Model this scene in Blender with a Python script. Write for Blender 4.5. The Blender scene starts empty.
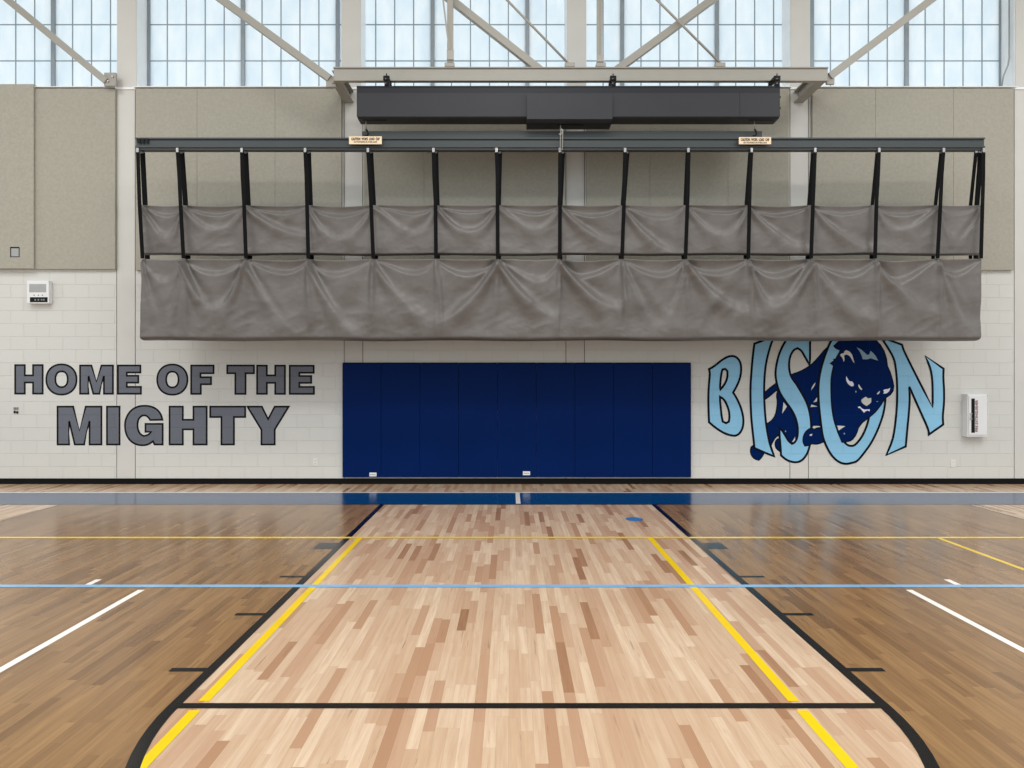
import bpy, bmesh, math, random
from mathutils import Vector, noise
from mathutils.geometry import tessellate_polygon

random.seed(7)
SC = bpy.context.scene
C = SC.collection
F, CX, CY, H, YW = 720.0, 511.0, 380.0, 1.625, 11.25

def P(px, py, Y):                       # point at distance Y measured off the photograph
    return Vector(((px - CX) * Y / F, Y, H + (CY - py) * Y / F))
def G(px, py):                          # point on the floor
    Y = H * F / (py - CY)
    return ((px - CX) * Y / F, Y)
def wx(px, Y=YW): return (px - CX) * Y / F
def wz(py, Y=YW): return H + (CY - py) * Y / F

# ---------------------------------------------------------------- materials
def lin(c):
    c = c / 255.0
    return c / 12.92 if c <= 0.04045 else ((c + 0.055) / 1.055) ** 2.4
def rgb(r, g, b): return (lin(r), lin(g), lin(b), 1.0)

class N:
    def __init__(s, name):
        s.m = bpy.data.materials.new(name); s.m.use_nodes = True
        s.t = s.m.node_tree; s.t.nodes.clear()
        s.out = s.t.nodes.new('ShaderNodeOutputMaterial')
    def n(s, typ, **kw):
        nd = s.t.nodes.new(typ)
        for k, v in kw.items():
            if k.startswith('_'): setattr(nd, k[1:], v)
        return nd
    def link(s, a, b): s.t.links.new(a, b)
    def set(s, sock, v):
        if hasattr(v, 'is_output') or isinstance(v, bpy.types.NodeSocket): s.link(v, sock)
        else: sock.default_value = v
    def math(s, op, a, b=0.0, c=0.0):
        nd = s.n('ShaderNodeMath'); nd.operation = op
        s.set(nd.inputs[0], a); s.set(nd.inputs[1], b); s.set(nd.inputs[2], c)
        return nd.outputs[0]
    def xyz(s):
        g = s.n('ShaderNodeNewGeometry'); sp = s.n('ShaderNodeSeparateXYZ')
        s.link(g.outputs['Position'], sp.inputs[0]); return sp.outputs[0], sp.outputs[1], sp.outputs[2]
    def comb(s, x=0.0, y=0.0, z=0.0):
        nd = s.n('ShaderNodeCombineXYZ')
        s.set(nd.inputs[0], x); s.set(nd.inputs[1], y); s.set(nd.inputs[2], z); return nd.outputs[0]
    def white(s, vec):
        nd = s.n('ShaderNodeTexWhiteNoise'); nd.noise_dimensions = '3D'; s.link(vec, nd.inputs['Vector']); return nd.outputs['Value'], nd.outputs['Color']
    def noise(s, vec, scale, detail=3.0, rough=0.5):
        nd = s.n('ShaderNodeTexNoise'); s.link(vec, nd.inputs['Vector'])
        nd.inputs['Scale'].default_value = scale; nd.inputs['Detail'].default_value = detail; nd.inputs['Roughness'].default_value = rough
        return nd.outputs['Fac']
    def ramp(s, fac, stops):
        nd = s.n('ShaderNodeValToRGB'); s.link(fac, nd.inputs[0]); e = nd.color_ramp.elements
        e[0].position, e[0].color = stops[0]; e[1].position, e[1].color = stops[-1]
        for p, c in stops[1:-1]:
            k = e.new(p); k.color = c
        return nd.outputs[0]
    def mix(s, fac, a, b, blend='MIX'):
        nd = s.n('ShaderNodeMix'); nd.data_type = 'RGBA'; nd.blend_type = blend
        s.set(nd.inputs[0], fac); s.set(nd.inputs[6], a); s.set(nd.inputs[7], b); return nd.outputs[2]
    def bump(s, h, strength=0.3, dist=0.01):
        nd = s.n('ShaderNodeBump'); nd.inputs['Strength'].default_value = strength; nd.inputs['Distance'].default_value = dist
        s.link(h, nd.inputs['Height']); return nd.outputs[0]
    def bsdf(s, color, rough=0.5, metal=0.0, normal=None, spec=0.5, **kw):
        nd = s.n('ShaderNodeBsdfPrincipled')
        s.set(nd.inputs['Base Color'], color); s.set(nd.inputs['Roughness'], rough)
        nd.inputs['Metallic'].default_value = metal; nd.inputs['Specular IOR Level'].default_value = spec
        for k, v in kw.items(): nd.inputs[k].default_value = v
        if normal is not None: s.link(normal, nd.inputs['Normal'])
        s.link(nd.outputs[0], s.out.inputs[0]); return nd

def plain(name, col, rough=0.5, metal=0.0, var=0.06, scale=6.0, bump=0.0, spec=0.5):
    n = N(name); g = n.n('ShaderNodeNewGeometry'); f = n.noise(g.outputs['Position'], scale, 4)
    dark = tuple(c * (1 - var) for c in col[:3]) + (1,)
    lite = tuple(min(1, c * (1 + var)) for c in col[:3]) + (1,)
    c = n.ramp(f, [(0.3, dark), (0.7, lite)])
    nm = n.bump(n.noise(g.outputs['Position'], scale * 12, 3), bump, 0.004) if bump else None
    n.bsdf(c, rough, metal, nm, spec); return n.m

def block_height(n):
    """concrete block coursing: 1 on the face, 0 in the joint"""
    x, y, z = n.xyz()
    r = n.math('DIVIDE', n.math('SUBTRACT', z, 0.063), 0.2032)
    row = n.math('FLOOR', r); fz = n.math('SUBTRACT', r, row)
    odd = n.math('MODULO', n.math('ADD', row, 100.0), 2.0)
    off = n.math('MULTIPLY', n.math('SUBTRACT', 1.0, odd), 0.5)
    cx = n.math('ADD', n.math('DIVIDE', n.math('SUBTRACT', x, 0.108 - 40.64), 0.4064), off)
    fx = n.math('FRACT', cx)
    dz = n.math('MULTIPLY', n.math('MINIMUM', fz, n.math('SUBTRACT', 1.0, fz)), 0.2032)
    dx = n.math('MULTIPLY', n.math('MINIMUM', fx, n.math('SUBTRACT', 1.0, fx)), 0.4064)
    d = n.math('MINIMUM', dz, dx)
    return n.math('MINIMUM', n.math('DIVIDE', d, 0.006), 1.0), n.comb(n.math('FLOOR', cx), row, 0.0)

def blockpaint(name, col, joint=0.86, rough=0.55, spec=0.3):
    n = N(name); h, cell = block_height(n)
    v, _ = n.white(cell)
    g = n.n('ShaderNodeNewGeometry'); f = n.noise(g.outputs['Position'], 40, 3)
    c1 = n.mix(v, tuple(c * 0.987 for c in col[:3]) + (1,), tuple(min(1, c * 1.012) for c in col[:3]) + (1,))
    jd = tuple(c * joint for c in col[:3]) + (1,)
    c = n.mix(h, jd, c1)
    hh = n.math('ADD', h, n.math('MULTIPLY', f, 0.15))
    n.bsdf(c, rough, 0, n.bump(hh, 0.6, 0.006), spec); return n.m

def planks(name, stops, grain_dark, rough=0.2, w=0.057, seam=0.75):
    n = N(name); x, y, z = n.xyz()
    cx = n.math('DIVIDE', n.math('ADD', x, 50.0), w)
    col = n.math('FLOOR', cx); fx = n.math('SUBTRACT', cx, col)
    hv, _ = n.white(n.comb(col, 3.7, 1.1))
    hl, _ = n.white(n.comb(col, 9.1, 4.4))
    ln = n.math('ADD', 0.42, n.math('MULTIPLY', hl, 0.5))
    cy = n.math('DIVIDE', n.math('ADD', n.math('ADD', y, 50.0), n.math('MULTIPLY', hv, 7.0)), ln)
    # warp board ends so lengths differ along one strip
    row = n.math('FLOOR', cy); fy = n.math('SUBTRACT', cy, row)
    v, cc = n.white(n.comb(col, row, 0.5))
    sp = n.n('ShaderNodeSeparateColor'); n.link(cc, sp.inputs[0])
    base = n.ramp(v, stops)
    gv = n.comb(n.math('ADD', n.math('MULTIPLY', x, 26.0), n.math('MULTIPLY', sp.outputs[1], 40.0)),
                n.math('ADD', n.math('MULTIPLY', y, 1.3), n.math('MULTIPLY', sp.outputs[2], 60.0)), sp.outputs[0])
    g1 = n.noise(gv, 1.6, 5, 0.62)
    gm = n.ramp(g1, [(0.38, (0, 0, 0, 1)), (0.66, (1, 1, 1, 1))])
    c = n.mix(n.math('MULTIPLY', gm, 0.42), base, grain_dark)
    # mineral streaks in some boards
    g2 = n.noise(n.comb(n.math('ADD', n.math('MULTIPLY', x, 55.0), n.math('MULTIPLY', v, 90.0)), n.math('MULTIPLY', y, 2.2), v), 1.0, 4, 0.6)
    st = n.ramp(g2, [(0.63, (0, 0, 0, 1)), (0.68, (1, 1, 1, 1))])
    c = n.mix(n.math('MULTIPLY', st, n.math('MULTIPLY', sp.outputs[1], 0.6)), c, tuple(k * 0.55 for k in grain_dark[:3]) + (1,))
    dx = n.math('MULTIPLY', n.math('MINIMUM', fx, n.math('SUBTRACT', 1.0, fx)), w)
    dy = n.math('MULTIPLY', n.math('MINIMUM', fy, n.math('SUBTRACT', 1.0, fy)), ln)
    h = n.math('MINIMUM', n.math('DIVIDE', n.math('MINIMUM', dx, dy), 0.0012), 1.0)
    c = n.mix(h, n.mix(1.0, c, (seam, seam * .95, seam * .9, 1), 'MULTIPLY'), c)
    und = n.noise(n.comb(n.math('MULTIPLY', x, 9.0), n.math('MULTIPLY', y, 1.2), 0.0), 1.0, 2)
    n.bsdf(c, rough, 0, n.bump(und, 0.10, 0.004), 0.68); return n.m

M = {}
WALLC = rgb(208, 209, 204)
M['block'] = blockpaint('painted_block', WALLC, 0.93)
M['smooth'] = plain('painted_concrete', rgb(206, 206, 201), 0.55, var=0.02, scale=3, spec=0.3)
M['sealant'] = plain('joint_sealant', rgb(120, 116, 108), 0.7, var=0.05)
M['reveal'] = plain('window_reveal_paint', rgb(240, 243, 244), 0.5, var=0.02)  # white trim; on the column linings it carries window glow as colour
M['greypaint'] = blockpaint('grey_letter_paint', rgb(106, 110, 120), 0.95, spec=0.15)
M['blackpaint'] = plain('black_outline_paint', rgb(10, 10, 13), 0.6, spec=0.15)
M['skyblue'] = blockpaint('light_blue_letter_paint', rgb(142, 198, 230), 0.95, spec=0.2)
M['navypaint'] = blockpaint('navy_mural_paint', rgb(0, 30, 84), 1.5, spec=0.04)
M['navyline'] = plain('navy_black_outline_paint', rgb(2, 6, 22), 0.6, spec=0.12)
M['offwhite'] = plain('cream_mural_paint', rgb(208, 208, 200), 0.5, var=0.02)
M['whitemural'] = plain('white_mural_paint', rgb(226, 226, 240), 0.5, var=0.02)
M['greyblue'] = plain('grey_blue_mural_paint', rgb(128, 158, 178), 0.5, var=0.03)
M['baseboard'] = plain('black_rubber', rgb(6, 6, 7), 0.5, spec=0.15)
M['pad'] = plain('navy_vinyl', rgb(0, 30, 84), 0.5, var=0.05, scale=1.5, bump=0.05, spec=0.06)
M['padtop'] = plain('navy_vinyl_piping', rgb(0, 16, 48), 0.5, spec=0.1)
M['white'] = plain('white_enamel', rgb(226, 228, 228), 0.35, var=0.02)
M['white2'] = plain('white_plastic', rgb(222, 220, 214), 0.4, var=0.02)
M['greyscreen'] = plain('grey_plastic', rgb(160, 164, 164), 0.4)
M['black'] = plain('black_plastic', rgb(5, 5, 6), 0.4, spec=0.2)
M['redtext'] = plain('red_brown_ink', rgb(120, 62, 54), 0.5)
M['digit'] = plain('grey_ink', rgb(120, 126, 126), 0.5)
M['steel'] = plain('cream_white_steel_paint', rgb(160, 158, 150), 0.45, var=0.02, spec=0.3)
M['steel2'] = plain('pale_grey_steel_paint', rgb(160, 158, 150), 0.45, var=0.02)
M['housing'] = plain('charcoal_powder_coat', rgb(48, 50, 54), 0.5, var=0.03, scale=3, spec=0.3)
M['housing_dark'] = plain('charcoal_edge_coat', rgb(32, 34, 41), 0.5, var=0.03, spec=0.3)
M['track'] = plain('blue_grey_steel_paint', rgb(52, 60, 62), 0.5, var=0.05, scale=2)
M['trackdark'] = plain('dark_grey_steel_paint', rgb(36, 40, 40), 0.5)
M['hook'] = plain('galvanised_metal', rgb(170, 170, 170), 0.3, 0.7)
M['cable'] = plain('wire_rope', rgb(120, 118, 112), 0.4, 0.5)
M['webbing'] = plain('black_webbing', rgb(7, 7, 9), 0.7, spec=0.12)
M['tag'] = plain('cream_sign_plate', rgb(236, 214, 180), 0.5, var=0.02)
M['tagrim'] = plain('brown_sign_edge', rgb(110, 80, 60), 0.5)
M['ink'] = plain('dark_brown_ink', rgb(60, 34, 12), 0.5)
M['conduit'] = plain('grey_conduit', rgb(150, 152, 154), 0.4)
M['mullion'] = plain('grey_aluminium', rgb(140, 152, 160), 0.4)
M['muntin'] = plain('grey_grid_bar', rgb(134, 150, 160), 0.4)

# acoustic panel fabric
n = N('beige_acoustic_fabric'); g = n.n('ShaderNodeNewGeometry')
f1 = n.noise(g.outputs['Position'], 22, 4, 0.65); f2 = n.noise(g.outputs['Position'], 90, 2)
c = n.ramp(n.math('ADD', n.math('MULTIPLY', f1, 0.6), n.math('MULTIPLY', f2, 0.4)), [(0.3, rgb(156, 154, 142)), (0.7, rgb(174, 171, 159))])
n.bsdf(c, 0.95, 0, n.bump(f2, 0.3, 0.004), 0.1); M['fabric'] = n.m
M['fabricedge'] = plain('beige_fabric_edge', rgb(186, 180, 166), 0.9)

# vinyl curtain
n = N('grey_vinyl_fabric'); g = n.n('ShaderNodeNewGeometry')
f1 = n.noise(g.outputs['Position'], 3.5, 4, 0.6); f2 = n.noise(g.outputs['Position'], 14, 4, 0.6)
c = n.ramp(f1, [(0.3, rgb(97, 93, 90)), (0.7, rgb(106, 103, 100))])
hgt = n.math('ADD', n.math('MULTIPLY', f2, 0.7), n.math('MULTIPLY', f1, 1.0))
n.bsdf(c, 0.45, 0, n.bump(hgt, 0.2, 0.02), 0.5); M['vinyl'] = n.m

# translucent window sandwich panel
n = N('translucent_fibre_panel'); x, y, z = n.xyz()
f = n.noise(n.comb(n.math('MULTIPLY', x, 3.0), 0.0, n.math('MULTIPLY', z, 1.1)), 1.6, 4, 0.6)
c = n.ramp(f, [(0.3, (0.82, 0.90, 0.95, 1)), (0.7, (0.93, 0.97, 0.985, 1))])
tr = n.n('ShaderNodeBsdfTranslucent'); n.link(c, tr.inputs[0])
df = n.n('ShaderNodeBsdfDiffuse'); n.link(c, df.inputs[0])
mx = n.n('ShaderNodeMixShader'); mx.inputs[0].default_value = 0.12
n.link(tr.outputs[0], mx.inputs[1]); n.link(df.outputs[0], mx.inputs[2]); n.link(mx.outputs[0], n.out.inputs[0]); M['pane'] = n.m

M['maple'] = planks('maple_strip_floor',
    [(0.0, rgb(213, 190, 163)), (0.3, rgb(200, 174, 146)), (0.6, rgb(195, 166, 137)), (0.84, rgb(184, 150, 122)), (0.94, rgb(172, 134, 104)), (0.98, rgb(152, 112, 82)), (1.0, rgb(142, 102, 72))],
    rgb(172, 134, 104), 0.22)
M['stain'] = planks('stained_maple_strip_floor',
    [(0.0, rgb(152, 117, 76)), (0.5, rgb(142, 108, 69)), (0.85, rgb(130, 97, 61)), (1.0, rgb(112, 82, 50))],
    rgb(96, 68, 42), 0.21)
def floorpaint(name, col): return plain(name, col, 0.18, var=0.05, scale=3, spec=0.6)
M['p_black'] = floorpaint('black_court_paint', rgb(8, 8, 8))
M['p_yellow'] = floorpaint('yellow_court_paint', rgb(230, 194, 0))
M['p_white'] = floorpaint('white_court_paint', rgb(238, 234, 228))
M['p_sky'] = floorpaint('light_blue_court_paint', rgb(126, 176, 214))
M['p_blue'] = floorpaint('blue_court_paint', rgb(0, 62, 110))
M['p_grey'] = floorpaint('dark_grey_court_paint', rgb(20, 24, 24))  # black lane block, lightened by a floor reflection put into its colour

# ---------------------------------------------------------------- object helpers
def tag(o, label=None, cat=None, group=None, kind=None):
    if label: o['label'] = label
    if cat: o['category'] = cat
    if group: o['group'] = group
    if kind: o['kind'] = kind
    return o
def empty(name, loc=(0, 0, 0), label=None, cat=None, group=None):
    o = bpy.data.objects.new(name, None); C.objects.link(o); o.location = loc
    return tag(o, label, cat, group)
def link(name, me, m, parent=None):
    o = bpy.data.objects.new(name, me); C.objects.link(o)
    for mm in (m if isinstance(m, (list, tuple)) else [m]): me.materials.append(mm)
    if parent is not None:
        o.parent = parent; o.location = -Vector(parent.location)       # parents carry translation only
        if parent.parent is not None: o.location = -Vector(parent.location) * 0
    return o
class MB:
    """collects geometry in world coordinates"""
    def __init__(s): s.bm = bmesh.new()
    def box(s, x0, x1, y0, y1, z0, z1, bev=0.0):
        b = bmesh.new(); bmesh.ops.create_cube(b, size=1.0)
        for v in b.verts:
            v.co = Vector(((x0 + x1) / 2 + v.co.x * (x1 - x0), (y0 + y1) / 2 + v.co.y * (y1 - y0), (z0 + z1) / 2 + v.co.z * (z1 - z0)))
        if bev: bmesh.ops.bevel(b, geom=list(b.edges), offset=bev, segments=2, affect='EDGES', profile=0.5)
        s.merge(b); return s
    def merge(s, b):
        me = bpy.data.meshes.new('tmp'); b.to_mesh(me); b.free(); s.bm.from_mesh(me); bpy.data.meshes.remove(me)
    def bar(s, p, q, w, h=None, up=Vector((0, 1, 0))):
        """rectangular tube from p to q"""
        h = h or w; p, q = Vector(p), Vector(q); d = (q - p).normalized()
        a = d.cross(up)
        if a.length < 1e-4: a = d.cross(Vector((1, 0, 0)))
        a.normalize(); b = d.cross(a).normalized()
        vs = []
        for c in (p, q):
            for sa, sb in ((-1, -1), (1, -1), (1, 1), (-1, 1)):
                vs.append(s.bm.verts.new(c + a * sa * w / 2 + b * sb * h / 2))
        for f in ((0, 1, 2, 3), (7, 6, 5, 4), (0, 4, 5, 1), (1, 5, 6, 2), (2, 6, 7, 3), (3, 7, 4, 0)):
            s.bm.faces.new([vs[i] for i in f])
        return s
    def tube(s, pts, r, seg=10):
        rings = []
        pts = [Vector(p) for p in pts]
        for i, p in enumerate(pts):
            d = (pts[min(i + 1, len(pts) - 1)] - pts[max(i - 1, 0)]).normalized()
            a = d.cross(Vector((0, 1, 0)))
            if a.length < 1e-3: a = d.cross(Vector((1, 0, 0)))
            a.normalize(); b = d.cross(a).normalized()
            rings.append([s.bm.verts.new(p + (a * math.cos(t) + b * math.sin(t)) * r) for t in [2 * math.pi * k / seg for k in range(seg)]])
        for A, B in zip(rings, rings[1:]):
            for k in range(seg): s.bm.faces.new((A[k], A[(k + 1) % seg], B[(k + 1) % seg], B[k]))
        s.bm.faces.new(rings[0][::-1]); s.bm.faces.new(rings[-1]); return s
    def ribbon(s, pts, w, t=0.003, y_dir=Vector((0, 1, 0))):
        """flat strap through pts, wide in x, thin in y"""
        L = []
        for p in pts:
            p = Vector(p)
            L.append([s.bm.verts.new(p + Vector((a * w / 2, b * t / 2, 0))) for a, b in ((-1, -1), (1, -1), (1, 1), (-1, 1))])
        for A, B in zip(L, L[1:]):
            for k in range(4): s.bm.faces.new((A[k], A[(k + 1) % 4], B[(k + 1) % 4], B[k]))
        s.bm.faces.new(L[0][::-1]); s.bm.faces.new(L[-1]); return s
    def prism_x(s, prof, x0, x1):
        """profile of (y, z) swept along x"""
        A = [s.bm.verts.new((x0, y, z)) for y, z in prof]; B = [s.bm.verts.new((x1, y, z)) for y, z in prof]
        k = len(prof)
        for i in range(k): s.bm.faces.new((A[i], A[(i + 1) % k], B[(i + 1) % k], B[i]))
        s.bm.faces.new(A[::-1]); s.bm.faces.new(B); return s
    def build(s, name, m, parent=None, smooth=False):
        bmesh.ops.recalc_face_normals(s.bm, faces=list(s.bm.faces))
        if smooth:
            for f in s.bm.faces: f.smooth = True
        me = bpy.data.meshes.new(name); s.bm.to_mesh(me); s.bm.free()
        return link(name, me, m, parent)

def struct(o): o['kind'] = 'structure'; return o

# flat painted shapes --------------------------------------------------------
def smooth_loop(pts, it=2, lim=42):
    for _ in range(it):
        out = []; k = len(pts)
        keep = []
        for i in range(k):
            a, b, c = pts[i - 1], pts[i], pts[(i + 1) % k]
            v1 = (b[0] - a[0], b[1] - a[1]); v2 = (c[0] - b[0], c[1] - b[1])
            l = math.hypot(*v1) * math.hypot(*v2)
            ang = math.degrees(math.acos(max(-1, min(1, (v1[0] * v2[0] + v1[1] * v2[1]) / l)))) if l > 1e-9 else 0
            keep.append(ang > lim)
        for i in range(k):
            a, b, c = pts[i - 1], pts[i], pts[(i + 1) % k]
            if keep[i]: out.append(b)
            else:
                out.append((b[0] * .75 + a[0] * .25, b[1] * .75 + a[1] * .25))
                out.append((b[0] * .75 + c[0] * .25, b[1] * .75 + c[1] * .25))
        pts = out
    return pts
def fill_mesh(bm, loops, place):
    vl = [[Vector((p[0], p[1], 0)) for p in L] for L in loops]
    flat = [p for L in loops for p in L]
    vs = [bm.verts.new(place(p)) for p in flat]
    for t in tessellate_polygon(vl):
        try: bm.faces.new([vs[i] for i in t])
        except ValueError: pass
def stroke_mesh(bm, L, w, place, closed=True):
    k = len(L); I, O = [], []
    for i in range(k):
        a = L[i - 1] if (closed or i > 0) else None; b = L[i]; c = L[(i + 1) % k] if (closed or i < k - 1) else None
        def nrm(p, q):
            dx, dy = q[0] - p[0], q[1] - p[1]; l = math.hypot(dx, dy) or 1; return (-dy / l, dx / l)
        n1 = nrm(a, b) if a else nrm(b, c); n2 = nrm(b, c) if c else n1
        mx, my = n1[0] + n2[0], n1[1] + n2[1]; l2 = mx * mx + my * my
        if l2 < 0.15: mx, my, s = n1[0], n1[1], 1
        else: s = min(2 / l2, 2.2)
        mx, my = mx * s / 1, my * s / 1
        I.append(bm.verts.new(place((b[0] + mx * w / 2, b[1] + my * w / 2)))); O.append(bm.verts.new(place((b[0] - mx * w / 2, b[1] - my * w / 2))))
    for i in range(k if closed else k - 1):
        j = (i + 1) % k
        try: bm.faces.new((I[i], I[j], O[j], O[i]))
        except ValueError: pass
def flat_obj(name, bm, m, parent, facing):
    for f in bm.faces:
        f.normal_update()
        if f.normal.dot(facing) < 0: f.normal_flip()
    me = bpy.data.meshes.new(name); bm.to_mesh(me); bm.free(); return link(name, me, m, parent)
def wallplace(d):
    return lambda p: P(p[0], p[1], YW) + Vector((0, -d, 0))
FRONT = Vector((0, -1, 0)); UP = Vector((0, 0, 1))
def wall_shape(name, loops, fill, line, parent, layer, w=2.2, sm=0, line_name='outline'):
    """painted figure on the block wall; loops in photo pixels"""
    if sm: loops = [smooth_loop(L, sm) for L in loops]
    bm = bmesh.new(); fill_mesh(bm, loops, wallplace(layer)); o = flat_obj(name, bm, fill, parent, FRONT)
    if line:
        bm = bmesh.new()
        for L in loops: stroke_mesh(bm, L, w, wallplace(layer + 0.0004))
        q = flat_obj(line_name, bm, line, None, FRONT); q.parent = o; q.location = (0, 0, 0)
    return o
def tr(pts, ox, oy, s): return [(ox + x / s, oy + y / s) for x, y in pts]
def ell(cx, cy, rx, ry, k=48, p=2.0):
    out = []
    for i in range(k):
        t = 2 * math.pi * i / k; c, s = math.cos(t), math.sin(t)
        out.append((cx + rx * math.copysign(abs(c) ** (2 / p), c), cy + ry * math.copysign(abs(s) ** (2 / p), s)))
    return out

# ---------------------------------------------------------------- camera, world, lights
cam = bpy.data.cameras.new('camera'); co = bpy.data.objects.new('camera', cam); C.objects.link(co)
co.location = (0, 0, H); co.rotation_euler = (math.pi / 2, 0, 0)
cam.sensor_width = 36; cam.sensor_fit = 'HORIZONTAL'; cam.lens = F / 1024 * 36
cam.shift_x = (512 - CX) / 1024; cam.shift_y = -(384 - CY) / 1024
cam.clip_end = 200
SC.camera = co
w = bpy.data.worlds.new('sky'); SC.world = w; w.use_nodes = True
wt = w.node_tree; bg = wt.nodes['Background']
tc = wt.nodes.new('ShaderNodeTexCoord'); sp_ = wt.nodes.new('ShaderNodeSeparateXYZ'); rp = wt.nodes.new('ShaderNodeValToRGB')
wt.links.new(tc.outputs['Generated'], sp_.inputs[0]); wt.links.new(sp_.outputs[2], rp.inputs[0]); wt.links.new(rp.outputs[0], bg.inputs[0])
rp.color_ramp.elements[0].position = 0.0; rp.color_ramp.elements[0].color = (0.66, 0.68, 0.69, 1)
rp.color_ramp.elements[1].position = 0.9; rp.color_ramp.elements[1].color = (1.0, 1.0, 1.0, 1)
bg.inputs[1].default_value = 1.42
SC.view_settings.view_transform = 'Standard'; SC.view_settings.look = 'None'
SC.view_settings.exposure = 0.06; SC.view_settings.gamma = 1.0; SC.view_settings.use_curve_mapping = False

for lx in (-7.5, 0.0, 7.5):  # unseen area lights added overhead to bring out the curtain folds
    for ly in (3.0, 6.0):
        la = bpy.data.lights.new('high_bay_lamp', 'AREA'); la.shape = 'RECTANGLE'; la.size = 2.4; la.size_y = 1.0; la.energy = 150; la.color = (1.0, 0.985, 0.96)
        lo = bpy.data.objects.new('high_bay_lamp', la); C.objects.link(lo); lo.location = (lx, ly, 9.0)

# ---------------------------------------------------------------- room shell
XL, XR, YB = -13.0, 13.0, -5.0
BAND0, BAND1 = 9.43, 10.36                     # blue baseline band
LC, LH = 0.09, 1.77                            # key centre and half width
LX0, LX1 = LC - LH, LC + LH
FT = 3.589
SX0, SX1 = -5.86, 5.96

def floorplace(z): return lambda p: Vector((p[0], p[1], z))
floor = struct(MB().box(XL, XR, YB, YW + 0.3, -0.2, 0.0).build('floor', M['maple']))
# stained wood on either side of the key, straight and semicircle cut out of it
arc = [(LC - LH * math.cos(math.pi * k / 48), FT - LH * math.sin(math.pi * k / 48)) for k in range(49)]
poly = [(SX0, BAND0), (LX0, BAND0)] + arc + [(LX1, BAND0), (SX1, BAND0), (SX1, YB), (SX0, YB)]
bm = bmesh.new(); fill_mesh(bm, [poly], floorplace(0.0010))
st = flat_obj('stained_area', bm, M['stain'], floor, UP); st['label'] = 'brown stained wood on both sides of the key'

def court(name, m, label, loops=None, stroke=None, w=0.05, z=0.002, closed=False, group=None, cat='court line'):
    bm = bmesh.new()
    if loops: fill_mesh(bm, loops, floorplace(z))
    if stroke: stroke_mesh(bm, stroke, w, floorplace(z), closed)
    return tag(flat_obj(name, bm, m, None, UP), label, cat, group)
def rect(x0, x1, y0, y1): return [(x0, y0), (x1, y0), (x1, y1), (x0, y1)]
court('baseline_band', M['p_blue'], 'wide blue painted baseline band running along the foot of the wall', [rect(XL, XR, BAND0, BAND1)], z=0.0016, cat='court marking')
court('court_line', M['p_white'], 'thin white line along the wall side of the blue band', [rect(XL, XR, BAND1, BAND1 + 0.06)], z=0.0018)
court('court_line', M['p_black'], 'thin dark line along the court side of the blue band', [rect(XL, XR, BAND0 - 0.05, BAND0)], z=0.0018)  # shadow along the band painted in as a dark strip
court('court_line', M['p_white'], 'short white centre tick crossing the blue band', [rect(0.065, 0.125, BAND0 + 0.02, BAND1)], z=0.0024)
keyp = [(LX0, BAND0 - 0.05)] + arc + [(LX1, BAND0 - 0.05)]
court('key_line', M['p_black'], 'black outline of the key with its rounded near end', stroke=keyp, w=0.06, z=0.0022)
court('court_line', M['p_black'], 'black free throw line straight across the pale key', [rect(LX0, LX1, FT - 0.028, FT + 0.028)], z=0.0024)
for sx, side in ((-1.553, 'MIGHTY lettering'), (1.430, 'mural')):
    a = court('volleyball_line', M['p_yellow'], 'bold yellow line down the key on the side of the ' + ('grey lettering' if sx < 0 else 'bison mural'),
          [rect(sx - 0.028, sx + 0.028, FT + 0.05, 7.42), rect(sx - 0.028, sx + 0.028, 1.5, FT - 0.05)][:1], z=0.002)
    court('volleyball_line', M['p_yellow'], 'bold yellow line inside the rounded end of the key, ' + ('lettering side' if sx < 0 else 'mural side'),
          [rect(sx - 0.028, sx + 0.028, 2.2, FT - 0.05)], z=0.002)
court('court_line', M['p_yellow'], 'thin yellow line running right across the floor', [rect(XL, XR, 7.38, 7.45)], z=0.0026)
court('court_line', M['p_sky'], 'thin light blue line running right across the floor', [rect(XL, XR, 5.64, 5.71)], z=0.0026)
court('court_line', M['p_white'], 'long white line down the brown floor below the lettering', [rect(-2.885, -2.833, 0.5, 5.57)])
court('court_line', M['p_white'], 'long white line down the brown floor below the mural', [rect(3.052, 3.104, 0.5, 5.57)])
court('court_line', M['p_white'], 'short white dash beyond the light blue line below the lettering', [rect(-3.38, -3.33, 5.69, 5.86)])
court('court_line', M['p_white'], 'short white dash beyond the light blue line below the mural', [rect(3.52, 3.57, 5.69, 5.86)])
court('court_line', M['p_yellow'], 'yellow line starting at the thin yellow line near the mural side edge', [rect(4.368, 4.418, 0.5, 7.38)])
court('court_line', M['p_black'], 'thin dark edge of the stained floor at the far lettering side', [rect(SX0 - 0.02, SX0, YB, BAND0 - .05)], z=0.0018)
court('court_line', M['p_black'], 'thin dark edge of the stained floor at the far mural side', [rect(SX1, SX1 + 0.02, YB, BAND0 - .05)], z=0.0018)
names = [(6.92, 7.18, 'block nearest the wall'), (5.92, 5.97, 'dash just beyond the light blue line'), (4.965, 5.015, 'dash just this side of the light blue line'), (4.01, 4.06, 'dash nearest the free throw line')]
for s in (-1, 1):
    for i, (y0, y1, nm) in enumerate(names):
        e = LX0 - 0.03 if s < 0 else LX1 + 0.03
        x0, x1 = (e - 0.2, e) if s < 0 else (e, e + 0.2)
        court('lane_mark', M['p_grey'] if i == 0 else M['p_black'], 'dark lane %s, %s side of the key' % (nm, 'lettering' if s < 0 else 'mural'),
              [rect(x0, x1, y0, y1)], cat='lane mark', group='lane marks beside the key')
court('floor_spot', plain('mid_blue_court_paint', rgb(60, 118, 176), 0.2), 'small round blue spot on the pale key near the wall', [ell(1.438, 8.40, 0.1, 0.12)], z=0.0026, cat='court marking')

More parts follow.
